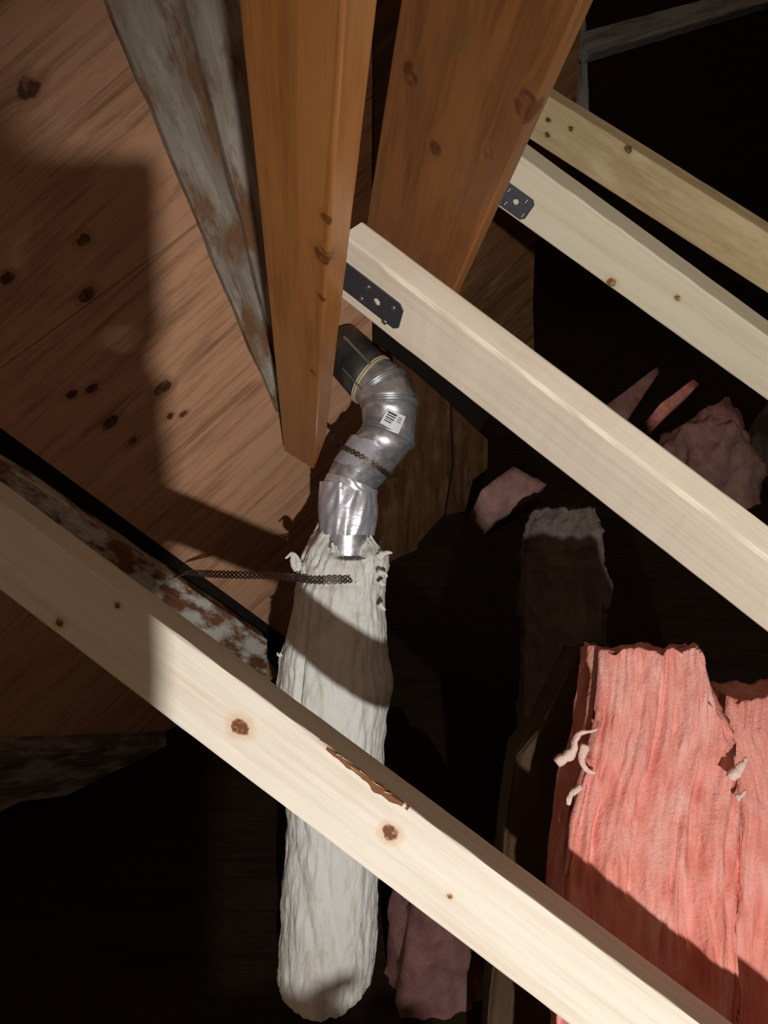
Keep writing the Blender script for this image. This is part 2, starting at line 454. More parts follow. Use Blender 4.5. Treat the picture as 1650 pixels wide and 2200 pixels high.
# ------------------------------------------------------------------ steel mending plates with screws
m_plate = Mat('zinc_plate')
m_plate = m_plate.done((.13, .135, .16), .42, .75, .5)
m_screw = Mat('screw_steel').done((.32, .32, .33), .3, .9, .5)
def disc_rings(c, ax, e1, r0, h0, prof, n=16):
    rings = []
    for rr, hh in prof:
        rings.append([c + ax*(h0+hh) + (e1*math.cos(2*math.pi*i/n) + ax.cross(e1)*math.sin(2*math.pi*i/n))*(r0*rr) for i in range(n)])
    return rings
def mending_plate(P, d, v, corner_pix, hole_pix, screw_pix, label, other_len=.045):
    n = d.cross(v).normalized()
    if n.dot(P) > 0: n = -n                       # outwards, to the lens
    pl = lambda px, py: on_plane(px, py, n, n.dot(P))
    M = frame_matrix(P, d, v)
    L = lambda p: ((p-P).dot(d), (p-P).dot(v))
    y0, y1, x1 = L(pl(*corner_pix[0]))[1], L(pl(*corner_pix[1]))[1], L(pl(*corner_pix[2]))[0]
    ya, yb = min(y0, y1), max(y0, y1)
    hx, hy = L(pl(*hole_pix)); x0 = hx-(x1-hx)-other_len
    root = empty('mending_plate', P + d*hx + v*hy + n*.001)
    tagit(root, label, 'bracket')
    th = .0022; ch = (yb-ya)*.16
    # outline with clipped corners, hole ring in the middle
    out = [(x1-ch, ya), (x1, ya+ch), (x1, yb-ch), (x1-ch, yb), (hx, yb), (x0+ch, yb), (x0, yb-ch), (x0, ya+ch), (x0+ch, ya), (hx, ya)]
    hr = (yb-ya)*.135; nh = len(out)
    hole = []
    for (ox, oy) in out:
        a = math.atan2(oy-hy, ox-hx); hole.append((hx+hr*math.cos(a), hy+hr*math.sin(a)))
    def p3(q, h): return P + d*q[0] + v*q[1] + n*h
    vs = [p3(q, .0004) for q in out] + [p3(q, th) for q in out] + [p3(q, .0004) for q in hole] + [p3(q, th) for q in hole]
    fs = []
    for i in range(nh):
        j = (i+1) % nh
        fs += [(i, j, nh+j, nh+i), (2*nh+j, 2*nh+i, 3*nh+i, 3*nh+j), (nh+i, nh+j, 3*nh+j, 3*nh+i), (j, i, 2*nh+i, 2*nh+j)]
    mesh_obj('plate', vs, fs, m_plate, (P, d, v), root)
    for sx, sy in screw_pix:
        a, b = L(pl(sx, sy)); c = p3((a, b), th)
        r = disc_rings(c, n, d.normalized(), .0038, 0, [(1, -.001), (1, .0006), (.8, .0014), (.42, .0016), (.36, .0006), (.05, .0004)], 14)
        vs, fs = loft(r); mesh_obj('screw', vs, fs, m_screw, (c, d, v), root, True)
    return root
mending_plate(MP, Md, Mv, [(845, 639), (843, 701), (867, 670)], (812, 647), [(793, 615), (778, 640), (847, 660), (828, 690)], 'dark steel mending plate screwed to the middle pale board beside the amber rafter')
mending_plate(TP, Td, Tv, [(1138, 423), (1120, 473), (1147, 443)], (1109, 433), [(1094, 408), (1087, 436), (1131, 432), (1123, 462)], 'small dark steel mending plate on the greyish board beside the wide brown rafter')

# ------------------------------------------------------------------ metal duct with elbow
M_ = Mat('galvanised_steel'); co = M_.coords()
nn = M_.noise(co, 60, 4, .6)
M_.bump(M_.noise(co, 35, 3), .12, .002)
m_galv = M_.done(M_.ramp(nn, [(.3, (.55, .56, .60)), (.7, (.80, .81, .86))]), M_.ramp(nn, [(.3, .30), (.75, .46)]), .82, .5)
M_ = Mat('grey_duct_paint'); co = M_.coords(); nn = M_.noise(co, 22, 5, .65)
m_greyduct = M_.done(M_.ramp(nn, [(.35, (.055, .06, .062)), (.62, (.10, .105, .105)), (.75, (.2, .2, .2))]), .5, .6, .4)
M_ = Mat('silver_tape'); co = M_.coords()
M_.bump(M_.noise(M_.mapping(co, (22, 22, 9)), 1.6, 3, .5, 1.4), .5, .004)
m_tape = M_.done((.72, .72, .80), .36, .62, .5)
m_seal = Mat('yellow_sealant').done((.55, .47, .30), .55, .1, .4)
m_white = Mat('label_paper').done((.80, .83, .86), .6, 0, .3)
m_ink = Mat('label_ink').done((.03, .03, .035), .6, 0, .3)

def ring_pts(c, axis, r, n=48, ref=Vector((0, 0, -1)), rx=1.0, fn=None):
    a = axis.normalized(); e1 = (ref - a*ref.dot(a)).normalized(); e2 = a.cross(e1)
    out = []
    for i in range(n):
        th = 2*math.pi*i/n; rr = r if fn is None else r*fn(th)
        out.append(c + (e1*math.cos(th) + e2*math.sin(th)*rx)*rr)
    return out
def torus(c, axis, R, r, n=56, m=8, ref=Vector((0, 0, -1)), arc=None):
    a = axis.normalized(); e1 = (ref - a*ref.dot(a)).normalized(); e2 = a.cross(e1); rings = []
    for i in range(n):
        th = 2*math.pi*i/n; rd = e1*math.cos(th) + e2*math.sin(th)
        rings.append([c + rd*(R + r*math.cos(2*math.pi*k/m)) + a*(r*math.sin(2*math.pi*k/m)) for k in range(m)])
    rings.append(rings[0]); vs, fs = loft(rings[:-1], cap=False)
    k = len(rings)-1
    for j in range(m):
        fs.append(((k-1)*m+j, (k-1)*m+(j+1) % m, (j+1) % m, j))
    return vs, fs

def axis_dir(dx, dy, dz): return Vector((dx, -dy, dz)).normalized()
# station: pixel centre, depth, axis direction (picture x, picture y, ahead), radius
ST = {
 'low':   ((740, 1420), 1.80, (0, -1, .0), .052),
 'cuff':  ((746, 1150), 1.77, (.02, -1, .0), .052),
 'mid0':  ((748, 1050), 1.76, (.22, -1, .06), .056),
 'mid1':  ((765, 1020), 1.75, (.45, -1, .08), .060),
 'b2':    ((834, 935), 1.70, (.42, -1, .16), .0600),
 'b1':    ((836, 868), 1.69, (-.03, -1, .12), .0610),
 'b0':    ((818, 830), 1.705, (-.52, -.86, .16), .0600),
 'b3':    ((797, 816), 1.722, (-.78, -.63, .28), .0595),
 'up':    ((730, 744), 1.85, (-.72, -.66, .42), .0590),
}
def stn(k):
    (px, py), z, ax, r = ST[k]; return at(px, py, z), axis_dir(*ax), r
duct = empty('vent_duct', stn('cuff')[0])
tagit(duct, 'shiny metal vent duct with taped joints and a jointed elbow, rising from white insulation', 'duct')
def tube(name, ks, mat, n=48, sub=3, scale=1.0, parent=duct):
    rings = []
    for a, b in zip(ks[:-1], ks[1:]):
        c0, a0, r0 = stn(a); c1, a1, r1 = stn(b)
        for i in range(sub):
            f = i/sub; rings.append(ring_pts(c0.lerp(c1, f), a0.lerp(a1, f), (r0+(r1-r0)*f)*scale, n))
    c, a, r = stn(ks[-1]); rings.append(ring_pts(c, a, r*scale, n))
    vs, fs = loft(rings, cap=True)
    o = mesh_obj(name, vs, fs, mat, (stn(ks[0])[0], stn(ks[-1])[0]-stn(ks[0])[0], Vector((0, 0, -1))), parent, True)
    for p in o.data.polygons[-2:]: p.use_smooth = False
    return o
tube('lower_pipe', ['low', 'cuff', 'mid0'], m_galv)
tube('middle_pipe', ['mid0', 'mid1', 'b2'], m_galv)
tube('elbow_section', ['b2', 'b1'], m_galv)
tube('elbow_section', ['b1', 'b0'], m_galv)
tube('elbow_section', ['b0', 'b3'], m_galv)
tube('upper_pipe', ['b3', 'up'], m_greyduct)['label'] = 'dark grey painted pipe running to the roof boards'
for k, rr, mm, nm in (('b2', .0022, m_galv, 'seam_bead'), ('b1', .0025, m_galv, 'seam_bead'), ('b0', .0024, m_galv, 'seam_bead'), ('b3', .0022, m_seal, 'seam_bead')):
    c, a, r = stn(k)
    for dz in (-.0028, .0028):
        vs, fs = torus(c + a*dz, a, r+.0008, rr)
        mesh_obj(nm, vs, fs, mm, None, duct, True)
# straight lock seams on the elbow and the grey pipe
def bar(name, p, q, w, h, mat, parent, ref=Vector((0, 0, -1))):
    d = (q-p).normalized(); e = d.cross(ref).normalized(); f = e.cross(d)
    rings = []
    for s in (p, q):
        rings.append([s + e*(w*.5*cx) + f*(h*.5*cy) for cx, cy in ((-1, -1), (1, -1), (1, 1), (-1, 1))])
    vs, fs = loft(rings); return mesh_obj(name, vs, fs, mat, (p, d, e), parent)
def on_ring(k, th, extra=0.0):
    c, a, r = stn(k); ref = Vector((0, 0, -1)); e1 = (ref - a*ref.dot(a)).normalized(); e2 = a.cross(e1)
    return c + (e1*math.cos(th) + e2*math.sin(th))*(r+extra), (e1*math.cos(th) + e2*math.sin(th))
def pipe_seam(px0, px1, w, name='lock_seam'):
    c0, a0, r0 = stn('b3'); c1, a1, r1 = stn('up'); ax = (c1-c0).normalized(); RR = r0 + .001
    def hit(px, py):
        d = ray(px, py).normalized(); dp = d - ax*d.dot(ax); op = (-c0) - ax*(-c0).dot(ax)
        A, B, C = dp.dot(dp), 2*dp.dot(op), op.dot(op)-RR*RR
        return d*((-B-math.sqrt(max(0, B*B-4*A*C)))/(2*A))
    p, q = hit(*px0), hit(*px1); q = p + ax*(q-p).dot(ax)
    bar(name, p, q, w, .002, m_seam, duct, ref=(p-c0-ax*(p-c0).dot(ax)))
m_seam = Mat('bare_seam').done((.34, .35, .34), .45, .6, .4)
pipe_seam((795, 782), (738, 724), .006)
pipe_seam((778, 838), (732, 800), .003)
# tape wraps: a smooth one on the pipe under the strap, a creased one at the joint below
def tape(name, pix0, z0, ax0, r0, pix1, z1, ax1, r1, amp, seed, n=120, m=14, gather=0.0):
    rings = []; c0, c1 = at(*pix0, z0), at(*pix1, z1); a0, a1 = axis_dir(*ax0), axis_dir(*ax1)
    for i in range(m+1):
        f = i/m; c = c0.lerp(c1, f); a = a0.lerp(a1, f); r = r0+(r1-r0)*f
        def fn(th):
            x, y = math.cos(th)*1.0, math.sin(th)*1.0
            w = noise.noise(Vector((x*2.6+seed+f*1.2, y*2.6, f*1.3)))
            ridge = 1-abs(noise.noise(Vector((x*3.4+seed, y*3.4+f*1.6, f*1.1+seed))))*2
            edge = .006*noise.noise(Vector((x*4, y*4, seed+i))) 
            return 1 + amp*(w*.6+max(0, ridge)*.9) + gather*math.sin(math.pi*f)
        ring = ring_pts(c, a, r, n, fn=fn)
        wob = [a*(.004*noise.noise(Vector((math.cos(2*math.pi*k/n)*2.5, math.sin(2*math.pi*k/n)*2.5, seed+ (0 if i < m/2 else 5))))*(1 if i in (0, m) else 0)) for k in range(n)]
        rings.append([p+w for p, w in zip(ring, wob)])
    inner = [[p + (c1-c0)*0 + ((c0.lerp(c1, (0 if k == 0 else 1)))-p).normalized()*.003 for p in r] for k, r in enumerate((rings[-1], rings[0]))]
    vs, fs = loft(rings, cap=False)
    return mesh_obj(name, vs, fs, m_tape, (c0, c1-c0, Vector((0, 0, -1))), duct, True)
tape('tape_band', (767, 1016), 1.75, (.45, -1, .08), .0615, (806, 962), 1.718, (.43, -1, .14), .0618, .010, 2.0)
tape('tape_band', (746, 1148), 1.77, (.02, -1, 0), .060, (748, 1046), 1.76, (.20, -1, .05), .0635, .085, 5.3, gather=.06)
tape('tape_band', (757, 1036), 1.755, (.35, -1, .07), .0605, (752, 1052), 1.757, (.25, -1, .05), .0625, .03, 8.3)
# label sticker on the elbow
def sticker(corners, z, k, name, mat, lift, parent, n=8):
    """curved patch: picture corners TL TR BR BL mapped on the pipe between rings b2 and b1"""
    c0, a0, r0 = stn('b2'); c1, a1, r1 = stn('b1')
    axis_c = (c0+c1)/2; ax = (c1-c0).normalized(); R = (r0+r1)/2 + .0035 + lift
    def hit(px, py):
        d = ray(px, py).normalized(); o = Vector((0, 0, 0))-axis_c
        dp = d - ax*d.dot(ax); op = o - ax*o.dot(ax)
        A, B, C = dp.dot(dp), 2*dp.dot(op), op.dot(op)-R*R
        disc = max(0, B*B-4*A*C); t = (-B-math.sqrt(disc))/(2*A); return d*t
    vs = []; fs = []
    for i in range(n+1):
        for j in range(n+1):
            u, v = i/n, j/n
            x = (corners[0][0]*(1-u)+corners[1][0]*u)*(1-v) + (corners[3][0]*(1-u)+corners[2][0]*u)*v
            y = (corners[0][1]*(1-u)+corners[1][1]*u)*(1-v) + (corners[3][1]*(1-u)+corners[2][1]*u)*v
            vs.append(hit(x, y))
    for i in range(n):
        for j in range(n):
            a = i*(n+1)+j; fs.append((a, a+1, a+n+2, a+n+1))
    k0 = len(vs); vs += [v + (v-axis_c).normalized()*-.0008 for v in vs]
    fs += [tuple(k0+q for q in reversed(f)) for f in list(fs)]
    for i in range(n):
        for a, b in ((i, i+1), (n*(n+1)+i+1, n*(n+1)+i), ((i+1)*(n+1), i*(n+1)), (i*(n+1)+n, (i+1)*(n+1)+n)):
            fs.append((b, a, k0+a, k0+b))
    return mesh_obj(name, vs, fs, mat, None, parent, False)
TL, TR, BR, BL = (833, 877), (872, 895), (856, 932), (816, 908)
st_ = sticker([TL, TR, BR, BL], 0, 0, 'label_sticker', m_white, 0.0, duct)
st_['label'] = 'white sticker with a black barcode'
def sub(u0, v0, u1, v1):
    def P2(u, v):
        x = (TL[0]*(1-u)+TR[0]*u)*(1-v) + (BL[0]*(1-u)+BR[0]*u)*v; y = (TL[1]*(1-u)+TR[1]*u)*(1-v) + (BL[1]*(1-u)+BR[1]*u)*v
        return (x, y)
    return [P2(u0, v0), P2(u1, v0), P2(u1, v1), P2(u0, v1)]
bars = ((.10, .13, .58, .23), (.12, .30, .56, .37), (.11, .45, .55, .52), (.12, .58, .50, .62), (.12, .68, .48, .74))
for u0, v0, u1, v1 in bars:
    sticker(sub(u0, v0, u1, v1), 0, 0, 'barcode_bar', m_ink, .0007, st_, n=3)
for v0 in (.2, .32, .44):
    sticker(sub(.68, v0, .9, v0+.035), 0, 0, 'print_line', m_ink, .0007, st_, n=2)

# ------------------------------------------------------------------ perforated hanger straps
M_ = Mat('bronze_strap'); co = M_.coords(); nn = M_.noise(co, 50, 3)
m_strap = M_.done(M_.ramp(nn, [(.35, (.13, .085, .065)), (.7, (.26, .19, .16))]), .38, .85, .5)
m_strap2 = Mat('dull_strap').done((.20, .16, .145), .42, .8, .5)
def strap(name, path, wides, w, mat, label, cell=.016, th=.0012, rows=1, hs=1.0):
    """path: points along the strap; wides: width direction at each point.  Real holes, one per cell, waisted edges."""
    L = [0.0]
    for a, b in zip(path[:-1], path[1:]): L.append(L[-1]+(b-a).length)
    def ev(s):
        s = min(max(s, 0), L[-1]-1e-6); i = 0
        while L[i+1] < s: i += 1
        f = (s-L[i])/(L[i+1]-L[i]); return path[i].lerp(path[i+1], f), wides[i].lerp(wides[i+1], f).normalized(), (path[i+1]-path[i]).normalized()
    nc = max(1, int(L[-1]/cell)); cl = L[-1]/nc; vs = []; fs = []
    ang = [math.pi*2*k/8+math.pi/8 for k in range(8)]
    for c in range(nc*rows):
        row = c // nc; c = c % nc; y0 = w*((row+.5)/rows-.5); wr = w/rows
        base = len(vs); out = []; hol = []
        for a in ang:
            ca, sa = math.cos(a), math.sin(a)
            m_ = max(abs(ca), abs(sa)); x = ca/m_*.5; y = sa/m_*.5
            waist = .86 if abs(x) > .45 else 1.0
            out.append((c*cl + (x+.5)*cl, y0 + y*wr*waist)); hol.append((c*cl+.5*cl + ca*wr*.24*hs*1.2, y0 + sa*wr*.24*hs))
        for lst, h in ((out, 0), (hol, 0), (out, th), (hol, th)):
            for s, y in lst:
                p, wd, tn = ev(s); nrm = tn.cross(wd).normalized(); vs.append(p + wd*y + nrm*h)
        for k in range(8):
            j = (k+1) % 8
            fs += [(base+k, base+j, base+8+j, base+8+k), (base+16+j, base+16+k, base+24+k, base+24+j), (base+8+k, base+8+j, base+24+j, base+24+k), (base+k, base+16+k, base+16+j, base+j)]
    o = mesh_obj(name, vs, fs, mat); tagit(o, label, 'strap'); return o
# strap round the taped pipe
pth = []; wds = []
pth.append(at(708, 930, 1.83)); wds.append(Vector((.5, .8, .2)))
pth.append(at(716, 945, 1.80)); wds.append(Vector((.5, .8, .1)))
c_, a_ = at(783, 994, 1.735), axis_dir(.74, -1, .10)
e1 = (Vector((0, 0, -1)) - a_*Vector((0, 0, -1)).dot(a_)).normalized(); e2 = a_.cross(e1)
for i in range(15):
    th = -1.75 + 3.5*i/14; sgn = 1
    rd = e1*math.cos(th) + e2*math.sin(th)
    pth.append(c_ + rd*.0665 + a_*(-.006*math.sin(th*1.0))); wds.append(a_)
if proj(pth[2])[0] > proj(pth[-1])[0]:
    pth = pth[:2] + pth[:1:-1]
pth += [at(868, 1012, 1.80), at(884, 1004, 1.90)]; wds += [a_, a_]
strap('hanger_strap', pth, wds, .0125, m_strap, 'dark perforated hanger strap round the taped upper pipe', cell=.0125, hs=.72)

# ------------------------------------------------------------------ white fibreglass sleeve round the duct
M_ = Mat('white_fibreglass'); co = M_.coords()
n1 = M_.noise(M_.mapping(co, (1, 1, .6)), 18, 6, .65, .6); n2 = M_.noise(M_.mapping(co, (60, 60, 18)), 6, 3, .7)
M_.bump(M_.math('ADD', n1, M_.math('MULTIPLY', n2, .4)), .55, .008)
m_white_fg = M_.done(M_.ramp(n1, [(.25, (.58, .55, .45)), (.45, (.78, .78, .74)), (.75, (.84, .86, .85))]), .95, 0, .1)
rows = [  # picture y, left x, right x
 (1196, 652, 832), (1215, 642, 832), (1232, 640, 828), (1250, 641, 826), (1275, 636, 824), (1310, 630, 826), (1350, 622, 830), (1390, 610, 831), (1420, 602, 833),
 (1450, 600, 841), (1475, 598, 844), (1500, 598, 838), (1535, 599, 831), (1600, 603, 824), (1680, 612, 821), (1760, 620, 819), (1850, 613, 814),
 (1920, 608, 811), (1980, 606, 808), (2040, 600, 806), (2100, 596, 798), (2180, 596, 796), (2300, 600, 796), (2420, 604, 794)]
SZ = 1.79
def row_at(y):
    for (y0, l0, r0), (y1, l1, r1) in zip(rows[:-1], rows[1:]):
        if y <= y1: f = (y-y0)/(y1-y0); return l0+(l1-l0)*f, r0+(r1-r0)*f
    return rows[-1][1:]
rings = []; NA = 260
ys = []
y = 1196.0
while y < 2415: ys.append(y); y += 5.0 if y < 1330 else 6.0
up_ = Vector((0, 1, 0))
for ri, y in enumerate(ys):
    l, r = row_at(y); cx = (l+r)/2; rad = (r-l)/2/F*SZ*1.005
    c = at(cx, y, SZ)
    ring = []
    for k in range(NA):
        th = 2*math.pi*k/NA                 # th=0 towards the lens
        x_, z_ = math.sin(th), -math.cos(th)
        p0 = Vector((x_, z_, y/260.0))
        w = .030*fr(p0.x*2.2, p0.y*2.2, p0.z*2.0, 5) + .036*fr(p0.x*7, p0.y*7, p0.z*5+9, 5)
        if y < 1330:                        # crumpled neck
            w += .10*((1-abs(fr(p0.x*3.2+4, p0.y*3.2, p0.z*7, 4))*1.6)-.4)*(1-(y-1196)/134)
        # lengthwise seam of the wrap, left of the middle
        sx = cx + x_*rad*F/SZ
        if z_ < 0:
            seam_x = 671-(y-1290)*.10 if y < 1500 else 650
            if 1285 < y < 1500: w -= .26*math.exp(-((sx-seam_x)/4.5)**2)*min(1, (y-1285)/60)*(.6+.4*nz(y*.03, 0, 0))
            w -= .05*math.exp(-((y-1246-2*math.sin(sx*.1))/6.0)**2)*(1 if sx < 775 else .3)     # strap bite
            if y > 1780: w -= .05*math.exp(-((sx-(700+(y-1780)*.16))/9.0)**2) + .04*math.exp(-((sx-(640+(y-1780)*.22))/8.0)**2)
        if y > 2085: w += .02*fr(p0.x*9, p0.y*9, p0.z*20, 3)
        ring.append(c + Vector((x_, 0, z_))*rad*(1+w))
    rings.append(ring)
# ragged open collar: rows above the neck that flare, with a deep notch at the front right where the pipe shows
def notch(th):                              # height (m) of the collar above the neck by angle; th=0 front, + right
    t = (th+math.pi) % (2*math.pi)-math.pi
    h = .020 + .020*noise.noise(Vector((math.cos(t)*3.0, math.sin(t)*3.0, 3.3)))
    h += .030*math.exp(-((t+.75)/.33)**2) + .022*math.exp(-((t-.95)/.3)**2) + .040*math.exp(-((t+2.0)/.5)**2)+.02*math.exp(-((t+1.35)/.2)**2)
    h -= .085*math.exp(-((t-.26)/.24)**2)
    return h
collar = []
top = rings[0]; c0 = at((652+832)/2, 1196, SZ); l0, r0_ = 652, 832; rad0 = (r0_-l0)/2/F*SZ
m = 9
for i in range(1, m+1):
    f = i/m; ring = []
    for k in range(NA):
        th = 2*math.pi*k/NA; x_, z_ = math.sin(th), -math.cos(th)
        h = notch(th)
        rr = rad0*(1 - .10*f - .22*f*f) + .010*f*noise.noise(Vector((x_*5, z_*5, f*3))) 
        fray = f*f*f*(.028*max(0, noise.noise(Vector((x_*14, z_*14, 1.0))))+.010*noise.noise(Vector((x_*33, z_*33, 2.0))))
        w = .10*f*fr(x_*5, z_*5, f*2+7, 4)
        base = top[k]
        dirv = Vector((x_, 0, z_))
        cen = c0 + dirv*rr*(1+w)
        p = base.lerp(Vector((cen.x, c0.y, cen.z)), min(1, f*1.4)); p.y = base.y + h*f + fray
        ring.append(p)
    collar.append(ring)
inner = []
for i in range(1, 9):                       # inner lining drops back down round the pipe
    f = i/8; ring = []
    for k in range(NA):
        th = 2*math.pi*k/NA; x_, z_ = math.sin(th), -math.cos(th); q = collar[-1][k]
        rr = .060 + .004*noise.noise(Vector((x_*6, z_*6, f*4)))
        tgt = Vector((at(746, 1180, SZ).x + x_*rr, 0, SZ-.012 + z_*rr))
        p = q.lerp(Vector((tgt.x, q.y, tgt.z)), min(1, f*1.2)); p.y = q.y + (.012*math.sin(f*math.pi*.8)) - .11*f*f
        ring.append(p)
    inner.append(ring)
allr = list(reversed(inner)) + list(reversed(collar)) + rings
vs, fs = loft(allr, cap=False)
sleeve = mesh_obj('duct_insulation', vs, fs, m_white_fg, (at(720, 1500, SZ), Vector((1, 0, 0)), Vector((0, 0, 1))), None, True)
tagit(sleeve, 'thick white fibreglass sleeve wrapped round the duct, frayed at its top', 'insulation')
def tuft(root, path, r0, mat, seed, name='tuft', n=12):
    sm = []                                  # smooth the path
    for i in range(len(path)-1):
        a, b_, c, d = path[max(i-1, 0)], path[i], path[i+1], path[min(i+2, len(path)-1)]
        for k in range(4):
            t = k/4; sm.append(.5*((2*b_) + (c-a)*t + (2*a-5*b_+4*c-d)*t*t + (3*b_-a-3*c+d)*t**3) + Vector((nz(t+i, seed, 0), nz(seed, t+i, 5), nz(9, t+i, seed)))*r0*.25)
    path = sm + [path[-1]]
    rings = []
    for i, p in enumerate(path):
        f = i/(len(path)-1); r = r0*(1-.8*f)*(.75+.5*abs(nz(f*6, seed, 3)))
        d = (path[min(i+1, len(path)-1)]-path[max(i-1, 0)]).normalized()
        rings.append(ring_pts(p, d, r, n, fn=lambda th: 1+.35*noise.noise(Vector((math.cos(th)*2+seed, math.sin(th)*2, f*5)))))
    vs, fs = loft(rings); return mesh_obj(name, vs, fs, mat, None, root, True)
def pathpix(pts, z): return [at(x, y, z) for x, y in pts]
tuft(sleeve, pathpix([(640, 1226), (632, 1212), (630, 1200), (626, 1190), (613, 1200)], 1.73), .013, m_white_fg, 1)
tuft(sleeve, pathpix([(642, 1222), (641, 1206), (634, 1192), (628, 1186)], 1.725), .010, m_white_fg, 2)
tuft(sleeve, pathpix([(812, 1200), (824, 1190), (834, 1187), (843, 1188)], 1.72), .012, m_white_fg, 3)
tuft(sleeve, pathpix([(716, 1186), (716, 1174), (715, 1165)], 1.675), .010, m_white_fg, 4)
tuft(sleeve, pathpix([(812, 1230), (826, 1232), (832, 1240)], 1.70), .010, m_white_fg, 5)
tuft(sleeve, pathpix([(815, 1250), (824, 1256), (828, 1256)], 1.70), .009, m_white_fg, 6)
tuft(sleeve, pathpix([(815, 1300), (824, 1308), (827, 1312)], 1.70), .010, m_white_fg, 7)
tuft(sleeve, pathpix([(606, 1405), (599, 1408), (595, 1402)], 1.76), .007, m_white_fg, 8)

# strap from the batten to the sleeve
a0 = on_plane(352, 1212) - ROOF_N*.052
pts2 = [a0, at(400, 1229, 1.90), at(450, 1233, 1.84), at(510, 1235, 1.80), at(580, 1236, 1.765), at(634, 1241, 1.745), at(660, 1245, 1.708), at(695, 1247, 1.679), at(730, 1246, 1.674), at(768, 1242, 1.70)]
wd2 = [Vector((.1, .25, .95)), Vector((.05, .5, .8)), Vector((0, .95, .3)), Vector((0, 1, 0)), Vector((0, 1, 0)), Vector((0, 1, 0)), Vector((0, 1, .1)), Vector((0, 1, .1)), Vector((0, 1, .1)), Vector((0, 1, .1))]
strap('hanger_strap', pts2, wd2, .0185, m_strap2, 'long perforated hanger strap from the spattered batten to the white sleeve', cell=.0125, rows=2, hs=.85)

# ------------------------------------------------------------------ pink insulation
def pinkmat(name, a, b, c, sc=1.0):
    M_ = Mat(name); co = M_.coords()
    n1 = M_.noise(M_.mapping(co, (38*sc, 3.2*sc, 38*sc)), 1.0, 5, .65, .4); n2 = M_.noise(co, 190, 3, .7); n3 = M_.noise(co, 9*sc, 3, .6)
    f = M_.math('ADD', M_.math('MULTIPLY', n1, .7), M_.math('MULTIPLY', n3, .3))
    col = M_.ramp(f, [(.32, a), (.5, b), (.66, c)])
    col = M_.mix(M_.ramp(n3, [(.5, 0), (.75, .45)]), col, (lambda q: tuple(.6*a_+.4*b_ for a_, b_ in zip(q, (.80*q[0]/.8, .52*q[0]/.8, .50*q[0]/.8))))(c))
    M_.bump(M_.math('ADD', n1, M_.math('MULTIPLY', n2, .6)), .75, .006)
    return M_.done(col, .95, 0, .1)
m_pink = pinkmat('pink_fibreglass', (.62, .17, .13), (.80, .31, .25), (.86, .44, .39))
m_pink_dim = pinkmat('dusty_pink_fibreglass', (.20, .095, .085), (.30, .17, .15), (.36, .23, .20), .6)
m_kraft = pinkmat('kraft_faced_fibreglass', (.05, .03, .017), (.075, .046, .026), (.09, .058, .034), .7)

def batt(name, rows, depth, mat, label, group=None, na=170, nr=150, amp=.010, seed=0.0, sx=26, sy=2.2, lean=(0, 0, 1), cat='insulation', gap=None):
    """rows: (picture y, left x, right x, depth of the front face).  A slab with a furrowed front and torn top."""
    rings = []
    back = Vector(lean).normalized()*depth
    def ev(f):
        k = f*(len(rows)-1); i = min(int(k), len(rows)-2); g = k-i
        return [rows[i][q]+(rows[i+1][q]-rows[i][q])*g for q in range(4)]
    for ri in range(nr+1):
        f = ri/nr; y, l, r, z = ev(f); y2 = ev(f)
        L_, R_ = at(l, y, z), at(r, y, z); ring = []
        w = (R_-L_).length; e = (R_-L_).normalized(); per = 2*w+2*depth
        for k in range(na):
            # half of the points on the front
            t = k/na
            if t < .62: s = t/.62; p = L_.lerp(R_, s); nrm = Vector((0, 0, -1)); u = s*w; side = 0
            elif t < .72: s = (t-.62)/.10; p = R_ + back*s; nrm = e; u = w+s*depth; side = 1
            elif t < .88: s = (t-.72)/.16; p = R_.lerp(L_, s) + back; nrm = Vector((0, 0, 1)); u = s*w; side = 2
            else: s = (t-.88)/.12; p = L_ + back*(1-s); nrm = -e; u = -s*depth; side = 3
            hgt = y/F*z
            h = amp*1.5*fr(u*sx+seed, hgt*sy, side*3.1+seed, 5) + amp*.5*fr(u*sx*3.2+seed, hgt*sy*7, 4.4+seed, 3)
            h -= amp*1.1*max(0, .5-abs(fr(u*sx*.55+seed+3, hgt*sy*1.4, 9.1, 3))*3.2)      # deep furrows
            edge = min(t/.03, (.62-t)/.03, 1) if t < .62 else 1
            p = p + nrm*h + (e*(-.006 if t < .03 else (.006 if .59 < t < .62 else 0)))*0
            if t < .62 and edge < 1: p = p + Vector((0, 0, 1))*(1-max(edge, 0))**2*.014
            tear = (1-f)**8
            p = p + Vector((0, 1, 0))*tear*(.010*fr(u*34+seed, side*2.2, 1.7, 3))
            ring.append(p)
        rings.append(ring)
    top = rings[0]; cen = Vector((0, 0, 0))
    for p in top: cen += p
    cen /= len(top)
    caps = [[p.lerp(cen, g) + Vector((0, -.03*g + .004*fr(p.x*30, p.z*30, g*3, 3), 0)) for p in top] for g in (.12, .35, .65, .97)]
    allr = list(reversed(caps)) + rings
    vs, fs = loft(allr)
    o = mesh_obj(name, vs, fs, mat, (at(rows[0][1], rows[0][0], rows[0][3]), Vector((1, 0, 0)), Vector((0, 1, -.05))), None, True)
    tagit(o, label, cat, group); return o

